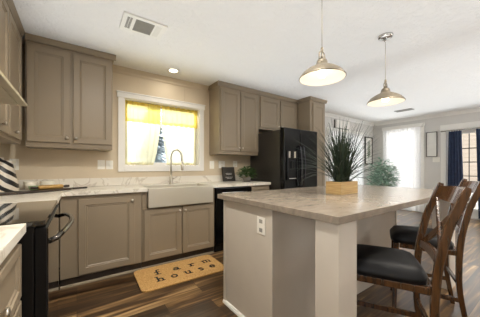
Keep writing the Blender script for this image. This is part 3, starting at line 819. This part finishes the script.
# ------------------------------------------------------------------ counter things
root = thing('zebra_canister', 'zebra striped tapering canister at the left end of the counter', 'canister', (-0.582, 3.05, CT+0.001))
MB().lathe([(0, 0), (0.122, 0), (0.13, 0.01), (0.125, 0.06), (0.082, 0.27), (0.074, 0.295), (0, 0.3)], 28).build('body', M_zebra, root)
MB().lathe([(0, 0.3005), (0.03, 0.301), (0.018, 0.308), (0.022, 0.32), (0, 0.326)], 16).build('lid_knob', M_zebra, root)
def bowl(x, y, r, h, m, label):
    root = thing('small_bowl', label, 'bowl', (x, y, CT+0.001))
    MB().lathe([(0, 0), (r*0.6, 0), (r*0.9, h*0.4), (r, h), (r-0.006, h), (r*0.86, h*0.45), (r*0.5, 0.008), (0, 0.007)], 20).build('bowl_wall', m, root)
bowl(-0.335, 3.0, 0.05, 0.05, M_green_cer, 'small pale green bowl beside the zebra canister')
bowl(-0.40, 3.24, 0.055, 0.085, M_cream, 'cream cup behind the green bowl near the zebra canister')
bowl(-0.262, 3.22, 0.062, 0.085, M_cream, 'wider cream cup against the backsplash behind the rolling pin')
root = thing('serving_board', 'long dark wooden serving board lying on the left counter', 'board', (-0.26, 2.88, CT+0.001), math.radians(32))
mb = MB().prism([(-0.36, -0.07), (0.2, -0.07), (0.25, -0.02), (0.40, -0.016), (0.42, 0.0), (0.40, 0.016), (0.25, 0.02), (0.2, 0.07), (-0.36, 0.07)], 0, 0.016, 'z', 0.003)
mb.build('board', M_tray, root)
root = thing('rolling_pin', 'golden wooden rolling pin lying across the dark serving board', 'rolling pin', (-0.21, 2.96, CT+0.017+0.021), math.radians(24))
rot = Matrix.Rotation(PI/2, 4, 'Y')
MB().lathe([(0, -0.1), (0.017, -0.1), (0.021, -0.092), (0.021, 0.092), (0.017, 0.1), (0, 0.1)], 16, rot).build('roller', M_pin, root)
for s in (-1, 1):
    MB().lathe([(0, 0.101), (0.008, 0.101), (0.013, 0.125), (0.012, 0.155), (0, 0.162)], 12, Matrix.Rotation(s*PI/2, 4, 'Y')).build('handle', M_tray, root)

root = thing('counter_sign', 'small dark slate sign with faint writing leaning on the backsplash', 'sign', (2.065, 3.25, CT+0.001))
SM = Matrix.Rotation(math.radians(-10), 4, 'X')
MB().box(-0.105, 0.105, -0.012, 0.012, 0, 0.235, 0.003, 2, SM).build('panel', M_sign, root, loc=(0, 0, 0.003))
mb = MB().box(-0.115, -0.1055, -0.018, 0.016, 0, 0.235, 0.002, 1, SM).box(0.1055, 0.115, -0.018, 0.016, 0, 0.235, 0.002, 1, SM)
mb.build('frame', M_dark, root, loc=(0, 0, 0.003))
mb = MB()
rnd = random.Random(9)
for z, x0, x1 in ((0.125, -0.06, 0.06), (0.105, -0.05, 0.05), (0.06, -0.07, 0.07), (0.04, -0.045, 0.05)):
    x = x0
    while x < x1:
        w_ = rnd.uniform(0.008, 0.022); mb.box(x, min(x+w_, x1), -0.0135, -0.0125, z, z+0.007, 0, 2, SM); x += w_+0.006
mb.build('faint_writing', M_paper, root, loc=(0, 0, 0.003))

def leafy(root, n_, rx, rz, zc, lsize, m, seed, stems=10, name='foliage', z0=0.1):
    rnd = random.Random(seed); mb = MB()
    for k in range(n_):
        th = rnd.random()*2*PI; ph = math.acos(rnd.uniform(-0.75, 1)); rr = rnd.uniform(0.35, 1.0)
        p = Vector((math.sin(ph)*math.cos(th)*rx*rr, math.sin(ph)*math.sin(th)*rx*rr, zc+math.cos(ph)*rz*rr))
        d = Vector((math.cos(th), math.sin(th), rnd.uniform(-0.5, 0.8))).normalized()
        sd = d.cross(Vector((rnd.uniform(-.4, .4), rnd.uniform(-.4, .4), 1))).normalized()
        L_ = lsize*rnd.uniform(0.7, 1.25); w_ = L_*0.27; up = sd.cross(d)*L_*0.08
        vs = [mb.bm.verts.new(q) for q in (p, p+d*L_*0.4+sd*w_+up, p+d*L_, p+d*L_*0.4-sd*w_+up)]
        mb.bm.faces.new((vs[0], vs[1], vs[2])); mb.bm.faces.new((vs[0], vs[2], vs[3]))
    mb.keep = True
    mb.build(name, m, root)
    mb = MB()
    for k in range(stems):
        th = rnd.random()*2*PI; e = Vector((math.cos(th)*rx*0.6, math.sin(th)*rx*0.6, zc+rz*rnd.uniform(-0.1, 0.7)))
        mb.tube([(0, 0, z0), (e.x*0.3, e.y*0.3, z0+(e.z-z0)*0.55), tuple(e)], 0.0025 if rx < 0.3 else 0.006, 5)
    mb.build('stem', m, root)
root = thing('leafy_plant', 'small bushy green plant in a low pot beside the fridge on the counter', 'plant', (2.235, 2.99, CT+0.001))
MB().lathe([(0, 0), (0.05, 0), (0.065, 0.06), (0.067, 0.075), (0.058, 0.075), (0.055, 0.065), (0, 0.063)], 18).build('pot', M_pot, root)
leafy(root, 260, 0.14, 0.11, 0.13, 0.06, M_leaf, 4, z0=0.06)

# ------------------------------------------------------------------ mat
root = thing('coir_mat', 'golden coir kitchen mat lettered farm house in front of the sink', 'mat', (0.945, 2.47, 0.001), math.radians(-1.5))
def rrect(w, d, r, k=6):
    pts = []
    for cx, cy, a0 in ((w-r, d-r, 0), (-w+r, d-r, PI/2), (-w+r, -d+r, PI), (w-r, -d+r, 1.5*PI)):
        for i in range(k+1): a = a0+PI/2*i/k; pts.append((cx+r*math.cos(a), cy+r*math.sin(a)))
    return pts
MB().prism(rrect(0.455, 0.258, 0.06), 0, 0.012, 'z', 0.003).build('pile', M_coir, root)
def letters(txt, xs, y, size):
    mb_obs = []
    for ch, x in zip(txt, xs):
        mb = MB(); s = size; t = s*0.17
        def B(a, b_, c, d): mb.box(a*s, b_*s, c*s, d*s, 0.0125, 0.0138)
        def ring(cx, cy, rx, ry, a0=0, a1=2*PI, k=20):
            for i in range(k):
                p, q = a0+(a1-a0)*i/k, a0+(a1-a0)*(i+1)/k
                o_ = [(cx+rx*math.cos(a), cy+ry*math.sin(a)) for a in (p, q)]
                i_ = [(cx+(rx-0.17)*math.cos(a), cy+(ry-0.17)*math.sin(a)) for a in (q, p)]
                mb.prism([(u*s, v*s) for u, v in o_+i_], 0.0125, 0.0138, 'z')
        if ch == 'f':
            B(-0.1, 0.08, 0, 1.05); B(-0.32, 0.3, 0, 0.12); B(-0.32, 0.26, 0.56, 0.7); ring(0.14, 1.02, 0.24, 0.24, 0.35, PI, 10)
        elif ch == 'a':
            ring(-0.06, 0.24, 0.32, 0.24); B(0.14, 0.31, 0.06, 0.55); B(0.2, 0.46, 0, 0.12); ring(0.0, 0.5, 0.31, 0.26, 0.0, PI*0.9, 10)
        elif ch == 'r':
            B(-0.26, -0.08, 0, 0.72); B(-0.42, 0.12, 0, 0.12); B(-0.42, -0.1, 0.62, 0.74); ring(0.12, 0.5, 0.28, 0.25, 0.4, PI, 10)
        elif ch == 'm':
            for x_ in (-0.46, -0.08, 0.3): B(x_, x_+0.15, 0, 0.66); B(x_-0.07, x_+0.21, 0, 0.11)
            B(-0.55, 0.36, 0.6, 0.74)
        elif ch == 'h':
            B(-0.32, -0.14, 0, 1.15); B(-0.46, -0.02, 0, 0.12); B(-0.46, -0.2, 1.04, 1.15); ring(0.02, 0.44, 0.28, 0.28, 0, PI, 10); B(0.13, 0.3, 0, 0.46); B(0.04, 0.42, 0, 0.12)
        elif ch == 'o': ring(0, 0.37, 0.36, 0.38)
        elif ch == 'u':
            B(-0.3, -0.13, 0.25, 0.72); B(-0.42, -0.13, 0.62, 0.74); ring(-0.02, 0.28, 0.28, 0.28, PI, 2*PI, 10); B(0.14, 0.31, 0.0, 0.72); B(0.02, 0.31, 0.62, 0.74); B(0.2, 0.44, 0, 0.12)
        elif ch == 's':
            ring(0, 0.54, 0.27, 0.22, 0.3, 1.5*PI, 12); ring(0, 0.2, 0.29, 0.22, -0.75*PI-0.2, 0.5*PI, 12)
        elif ch == 'e':
            ring(0, 0.37, 0.35, 0.38, 0.0, 1.8*PI, 18); B(-0.28, 0.33, 0.31, 0.44)
        mb.build('letter', M_letter, root, loc=(x, y, 0))
letters('farm', (-0.24, -0.04, 0.15, 0.33), 0.025, 0.1)
letters('house', (-0.25, -0.11, 0.04, 0.19, 0.33), -0.135, 0.1)

# ------------------------------------------------------------------ planter with grass
root = thing('grass_planter', 'spiky dark green grass in a golden wooden box on the island', 'plant', (1.93, 1.168, CT+0.001))
mb = MB(); w_, d_, h_ = 0.133, 0.072, 0.107
mb.box(-w_, w_, -d_, -d_+0.014, 0, h_, 0.002).box(-w_, w_, d_-0.014, d_, 0, h_, 0.002).box(-w_, -w_+0.014, -d_+0.014, d_-0.014, 0, h_, 0.002).box(w_-0.014, w_, -d_+0.014, d_-0.014, 0, h_, 0.002).box(-w_+0.014, w_-0.014, -d_+0.014, d_-0.014, 0, 0.012)
mb.build('box', M_box, root)
MB().box(-w_+0.0145, w_-0.0145, -d_+0.0145, d_-0.0145, 0.0125, h_-0.02).build('soil', M_soil, root)
rnd = random.Random(17); mb = MB()
for k in range(330):
    bx, by = rnd.uniform(-0.07, 0.06), rnd.uniform(-0.04, 0.04)
    th = rnd.random()*2*PI; lean = abs(rnd.gauss(0, 0.5)); lean = min(lean, 1.1)
    if rnd.random() < 0.08: lean = rnd.uniform(1.0, 1.5)
    L_ = rnd.uniform(0.38, 0.6)
    p = Vector((bx, by, h_-0.022)); hd = Vector((math.cos(th), math.sin(th), 0)); sd = Vector((-hd.y, hd.x, 0))
    a = lean*0.55; prev = None; N_ = 6; w0 = rnd.uniform(0.0036, 0.006)
    for i in range(N_+1):
        f = i/N_; ww = w0*(1-f**2*0.92)
        c3 = sd*ww
        ridge = p+Vector((0, 0, ww*0.6))
        cur = [mb.bm.verts.new(p-c3), mb.bm.verts.new(ridge), mb.bm.verts.new(p+c3)]
        if prev:
            mb.bm.faces.new([prev[0], prev[1], cur[1], cur[0]]); mb.bm.faces.new([prev[1], prev[2], cur[2], cur[1]])
        prev = cur
        a += lean*0.16
        p = p+(hd*math.sin(a)+Vector((0, 0, 1))*math.cos(a))*L_/N_
mb.keep = True
mb.build('grass_blades', M_grass, root)

# ------------------------------------------------------------------ stools
def make_stool(label, loc, rz):
    root = thing('counter_stool', label, 'stool', loc, rz, 'counter stools')
    X = 0.19
    def rear(s): return [(s*X, -0.24, 0.0), (s*X, -0.2, 0.25), (s*X, -0.194, 0.433), (s*X, -0.2, 0.567), (s*X, -0.213, 0.682), (s*X, -0.235, 0.793), (s*X, -0.253, 0.868), (s*X, -0.29, 0.971), (s*X, -0.318, 1.05)]
    def smooth(pts, k=4):
        out = []; P_ = [Vector(p) for p in pts]
        for i in range(len(P_)-1):
            a, b_, c, d = P_[max(i-1, 0)], P_[i], P_[i+1], P_[min(i+2, len(P_)-1)]
            for j in range(k):
                t_ = j/k
                out.append(0.5*((2*b_)+(c-a)*t_+(2*a-5*b_+4*c-d)*t_*t_+(3*b_-a-3*c+d)*t_**3))
        out.append(P_[-1]); return out
    for s in (-1, 1):
        pts = smooth(rear(s)); k = len(pts)
        tp = [0.8+0.2*min(1, 4*i/k) for i in range(k)]; tp[-1] = 0.62; tp[-2] = 0.9
        MB().bar(pts, 0.026, 0.036, (1, 0, 0), tp).build('rear_post', M_wood, root)
        MB().bar([(s*0.18, 0.19, 0.0), (s*0.176, 0.175, 0.546)], 0.036, 0.036, (1, 0, 0), [0.75, 1]).build('front_leg', M_wood, root)
    def yb(z):
        R_ = rear(1)
        for a, b_ in zip(R_, R_[1:]):
            if a[2] <= z <= b_[2]: return a[1]+(b_[1]-a[1])*(z-a[2])/(b_[2]-a[2])
        return R_[-1][1]
    # apron
    mb = MB()
    mb.box(-0.157, 0.157, 0.163, 0.185, 0.512, 0.548, 0.003).box(-0.176, 0.176, -0.20, -0.178, 0.512, 0.548, 0.003)
    for s in (-1, 1): mb.bar([(s*0.185, -0.178, 0.53), (s*0.18, 0.155, 0.53)], 0.022, 0.036, (1, 0, 0))
    mb.build('apron', M_wood, root)
    # cushion
    bm_ = bmesh.new()
    pts = [(-0.195, 0.225), (0.195, 0.225), (0.185, -0.15), (-0.185, -0.15)]
    lay = []
    N_ = 12
    def prof(u, v):  # crown
        return (1-abs(u)**4)*(1-abs(v)**4)
    grid = []
    for j in range(N_+1):
        v = -1+2*j/N_; row = []
        for i in range(N_+1):
            u = -1+2*i/N_
            x = u*(0.197-0.004*(v+1)/2); y = 0.013+v*0.198
            # round corners
            k_ = max(0, abs(u)+abs(v)-1.6)*0.28
            row.append((x*(1-k_), y-v*k_*0.19, prof(u, v)))
        grid.append(row)
    top = [[bm_.verts.new((x, y, 0.578+0.054*q**0.45)) for (x, y, q) in row] for row in grid]
    bot = [[bm_.verts.new((x*0.985, y, 0.549)) for (x, y, q) in row] for row in grid]
    for j in range(N_):
        for i in range(N_):
            bm_.faces.new([top[j][i], top[j][i+1], top[j+1][i+1], top[j+1][i]]).smooth = True
            bm_.faces.new([bot[j][i], bot[j+1][i], bot[j+1][i+1], bot[j][i+1]])
    for i in range(N_):
        for A, B_ in (((0, i), (0, i+1)), ((N_, i+1), (N_, i)), ((i+1, 0), (i, 0)), ((i, N_), (i+1, N_))):
            bm_.faces.new([bot[A[0]][A[1]], bot[B_[0]][B_[1]], top[B_[0]][B_[1]], top[A[0]][A[1]]]).smooth = True
    mb = MB(); mb.bm.free(); mb.bm = bm_
    mb.build('seat_cushion', M_vinyl, root)
    # top rail, curved backwards
    def rail(z0, z1, bow, name):
        bm2 = MB(); rows = []
        K = 10
        for i in range(K+1):
            x = -X+0.014+(2*X-0.028)*i/K; q = 1-(2*i/K-1)**2
            r4 = []
            for (z, dy) in ((z0, -0.009), (z0, 0.009), (z1+0.012*q, 0.009), (z1+0.012*q, -0.009)):
                r4.append(bm2.bm.verts.new((x, yb(z)-bow*q+dy, z)))
            rows.append(r4)
        for a, b_ in zip(rows, rows[1:]):
            for q in range(4): bm2.bm.faces.new([a[q], a[(q+1) % 4], b_[(q+1) % 4], b_[q]])
        bm2.bm.faces.new(rows[0][::-1]); bm2.bm.faces.new(rows[-1])
        bm2.build(name, M_wood, root)
    rail(0.955, 1.03, 0.03, 'top_rail'); rail(0.655, 0.69, 0.012, 'lower_rail')
    # X back
    for s in (-1, 1):
        pts = []
        for i in range(9):
            f = i/8; z = 0.685+(0.96-0.685)*f; x = s*(-0.172+0.344*f)
            pts.append((x, yb(z)-0.012-0.01*math.sin(PI*f)+s*0.006, z))
        MB().bar(pts, 0.012, 0.034, (0, 1, 0)).build('cross_slat', M_wood, root)
    # stretchers
    for s in (-1, 1): MB().bar([(s*X, -0.205, 0.2), (s*0.18, 0.184, 0.2)], 0.018, 0.032, (1, 0, 0)).build('side_stretcher', M_wood, root)
    MB().bar([(-0.162, 0.185, 0.26), (0.162, 0.185, 0.26)], 0.022, 0.034, (0, 1, 0)).build('foot_rail', M_wood, root)
    MB().bar([(-0.178, -0.2, 0.3), (0.178, -0.2, 0.3)], 0.018, 0.03, (0, 1, 0)).build('rear_stretcher', M_wood, root)
    return root
S1 = make_stool('nearer wooden counter stool with cross back and black seat', (1.516, 0.645, 0), math.radians(28.5))
S2 = copy_tree(S1); S2.location = (2.32, 0.71, 0); S2.rotation_euler = (0, 0, math.radians(24))
S2['label'] = 'farther wooden counter stool with cross back and black seat, partly behind the nearer one'

# ------------------------------------------------------------------ pendants
def make_pendant(label, x, y, zrim):
    root = thing('pendant_light', label, 'pendant lamp', (x, y, zrim), 0, 'pendant lamps')
    outer = [(0.158, 0.0), (0.163, 0.003), (0.159, 0.009), (0.151, 0.022), (0.131, 0.045), (0.101, 0.066), (0.07, 0.082), (0.05, 0.092), (0.042, 0.1), (0.036, 0.125), (0.03, 0.135), (0, 0.136)]
    MB().lathe(outer, 40, cap=False).build('shade', M_pend, root)
    inner = [(0.1575, 0.0005), (0.149, 0.019), (0.129, 0.041), (0.099, 0.062), (0.068, 0.078), (0.045, 0.086), (0, 0.088)]
    MB().lathe(inner, 40, cap=False).build('shade_lining', M_pend_in, root)
    bulb = MB().lathe([(0, 0.002), (0.018, 0.006), (0.03, 0.022), (0.031, 0.036), (0.022, 0.058), (0.015, 0.072), (0.015, 0.087), (0, 0.087)], 20).build('bulb', M_bulb, root)
    mb = MB()
    pts = [(-0.033, 0, 0.115), (-0.033, 0, 0.165)]
    for k in range(9): a = PI-PI*k/8; pts.append((0.033*math.cos(a), 0, 0.165+0.03*math.sin(a)))
    pts += [(0.033, 0, 0.115)]
    mb.tube(pts, 0.0045, 8)
    mb.build('yoke', M_pend, root)
    MB().lathe([(0, 0.137), (0.012, 0.137), (0.011, 0.158), (0.005, 0.165), (0.005, 0.19), (0.01, 0.196), (0.008, 0.222), (0.003, 0.228), (0, 0.228)], 14).build('stem', M_pend, root)
    top = ZC-zrim
    MB().tube([(0, 0, 0.22), (0, 0, top-0.02)], 0.0022, 8).build('cord', M_fil, root)
    MB().lathe([(0, top-0.028), (0.05, top-0.026), (0.062, top-0.02), (0.066, top-0.001), (0, top-0.001)], 28).build('canopy', M_chrome, root)
    for a in (0.6, 0.6+PI): MB().lathe([(0, top-0.042), (0.006, top-0.04), (0.006, top-0.025), (0, top-0.025)], 8, Matrix.Translation((0.035*math.cos(a), 0.035*math.sin(a), 0))).build('canopy_screw', M_chrome, root)
    d = bpy.data.lights.new('bulb_light', 'POINT'); d.energy = 0.45; d.color = (1.0, 0.92, 0.8); d.shadow_soft_size = 0.03
    o = bpy.data.objects.new('bulb_light', d); COL.objects.link(o); o.parent = root; o.location = (0, 0, -0.02)
    return root
P1 = make_pendant('pendant lamp nearer the camera, its canopy out of frame above', 1.453, 1.034, 1.79)
P2 = make_pendant('pendant lamp farther off, hanging from a visible round ceiling canopy', 2.485, 1.045, 1.785)

# ------------------------------------------------------------------ recessed downlights
def downlight(x, y, label, power):
    root = thing('recessed_downlight', label, 'downlight', (x, y, ZC), 0, 'recessed downlights')
    MB().lathe([(0.055, -0.001), (0.055, -0.004), (0.078, -0.006), (0.082, -0.001)], 28, cap=False).build('trim_ring', M_white, root)
    MB().lathe([(0, -0.0012), (0.054, -0.0012), (0.054, -0.003), (0, -0.003)], 24).build('lens', M_dl, root)
    d = bpy.data.lights.new('downlight_lamp', 'AREA'); d.shape = 'DISK'; d.size = 0.1; d.energy = power; d.color = (1.0, 0.94, 0.84)
    o = bpy.data.objects.new('downlight_lamp', d); COL.objects.link(o); o.parent = root; o.location = (0, 0, -0.012)
downlight(1.056, 3.05, 'round recessed ceiling light above the kitchen window', 1.8)
for (x, y, p, lb) in ((0.25, 1.25, 31, 'added unseen recessed ceiling light over the range aisle'), (1.0, 0.85, 14, 'added unseen recessed ceiling light over the near end of the island'),
                      (2.2, 0.35, 26, 'added unseen recessed ceiling light above the stools'), (3.2, -0.6, 26, 'added unseen recessed ceiling light over the living side')):
    downlight(x, y, lb, p)  # fixtures added out of frame to brighten cabinets, island and dining side

# ------------------------------------------------------------------ ceiling vents
root = thing('ceiling_vent', 'white exhaust fan grille in the ceiling above the kitchen aisle', 'vent', (0.5, 2.245, ZC))
MB().box(-0.182, 0.182, -0.128, 0.128, -0.016, -0.001, 0.004).build('cover', M_white, root)
mb = MB().box(-0.08, 0.075, -0.095, 0.095, -0.018, -0.0163); gp = mb.build('center_grille', M_grey, root)
mb = MB()
for k in range(12): mb.box(-0.08, 0.075, -0.09+0.0156*k, -0.083+0.0156*k, -0.021, -0.0182)
mb.build('louver', M_grey, gp)
mb = MB()
for k in range(10):
    for q in (-1, 0): mb.box(-0.125+q*0.022, -0.107+q*0.022, -0.09+0.0185*k, -0.081+0.0185*k, -0.018, -0.0163)
mb.build('side_slots', M_slot, root)
mb = MB().box(0.092, 0.14, -0.09, 0.09, -0.018, -0.0163); mb.build('light_lens', M_paper, root)
root = thing('ceiling_register', 'small white air register in the ceiling near the dining sheers', 'vent', (6.04, 2.155, ZC))
MB().box(-0.09, 0.09, -0.17, 0.17, -0.012, -0.001, 0.004).build('cover', M_grey, root)
mb = MB()
for k in range(7): mb.box(-0.075+0.022*k, -0.065+0.022*k, -0.15, 0.15, -0.016, -0.0125)
mb.build('louver', M_grey, root)

# ------------------------------------------------------------------ dining wall pieces
root = thing('wall_sign', 'white board with dark frame high on the back dining wall above the sheers', 'sign', (5.52, YB, 2.12))
MB().box(-0.3, 0.3, -0.055, -0.026, 0.012, 0.205, 0.003).build('board', M_white, root)
mb = MB().box(-0.314, 0.306, -0.025, -0.001, 0, 0.21, 0.002)
mb.build('frame', M_dark, root)
root = thing('botanical_print', 'dark framed botanical print in the back corner of the dining room', 'picture', (6.89, YB, 1.23))
MB().box(-0.18, 0.18, -0.02, -0.006, 0.03, 0.76, 0.002).build('print', M_paper, root)
mb = MB().box(-0.21, -0.18, -0.032, -0.001, 0, 0.79, 0.003).box(0.18, 0.21, -0.032, -0.001, 0, 0.79, 0.003).box(-0.18, 0.18, -0.032, -0.001, 0, 0.03, 0.003).box(-0.18, 0.18, -0.032, -0.001, 0.76, 0.79, 0.003)
mb.build('frame', M_dark, root)
mb = MB().box(-0.006, 0.006, -0.0225, -0.0205, 0.12, 0.5)
rnd = random.Random(31)
for k in range(16):
    s = 1 if k % 2 else -1; z = 0.22+0.027*k
    mb.prism([(0, z), (s*0.05, z+0.01), (s*0.11*(1-k/26), z+0.06), (s*0.03, z+0.05)], -0.0225, -0.0205, 'y')
mb.build('printed_leaf', M_leaf, root)
root = thing('framed_print', 'pale framed print with dark edge between the sheers and the patio door', 'picture', (XR, 1.97, 1.408), -PI/2)
MB().box(-0.095, 0.095, -0.022, -0.008, 0.012, 0.60, 0.002).build('print', M_paper, root)
mb = MB().box(-0.108, -0.095, -0.03, -0.001, 0, 0.612, 0.002).box(0.095, 0.108, -0.03, -0.001, 0, 0.612, 0.002).box(-0.095, 0.095, -0.03, -0.001, 0, 0.012, 0.002).box(-0.095, 0.095, -0.03, -0.001, 0.6, 0.612, 0.002)
mb.build('frame', M_dark, root)
root = thing('wall_switch', 'white double switch plate below the framed print', 'switch', (XR, 1.885, 1.335), -PI/2)
MB().box(-0.07, 0.07, -0.007, -0.0005, -0.06, 0.06, 0.002).build('cover', M_plastic, root)
for x in (-0.03, 0.03): MB().box(x-0.012, x+0.012, -0.011, -0.007, -0.025, 0.025, 0.002).build('toggle', M_plastic, root)

root = thing('potted_ficus', 'tall sage green leafy plant in the dining corner by the sheers', 'plant', (6.42, 2.78, 0))
MB().lathe([(0, 0), (0.14, 0), (0.18, 0.3), (0.185, 0.32), (0.165, 0.32), (0.16, 0.29), (0, 0.28)], 22).build('pot', M_pot, root)
leafy(root, 1000, 0.33, 0.5, 0.86, 0.10, M_sage, 6, stems=14, z0=0.28)
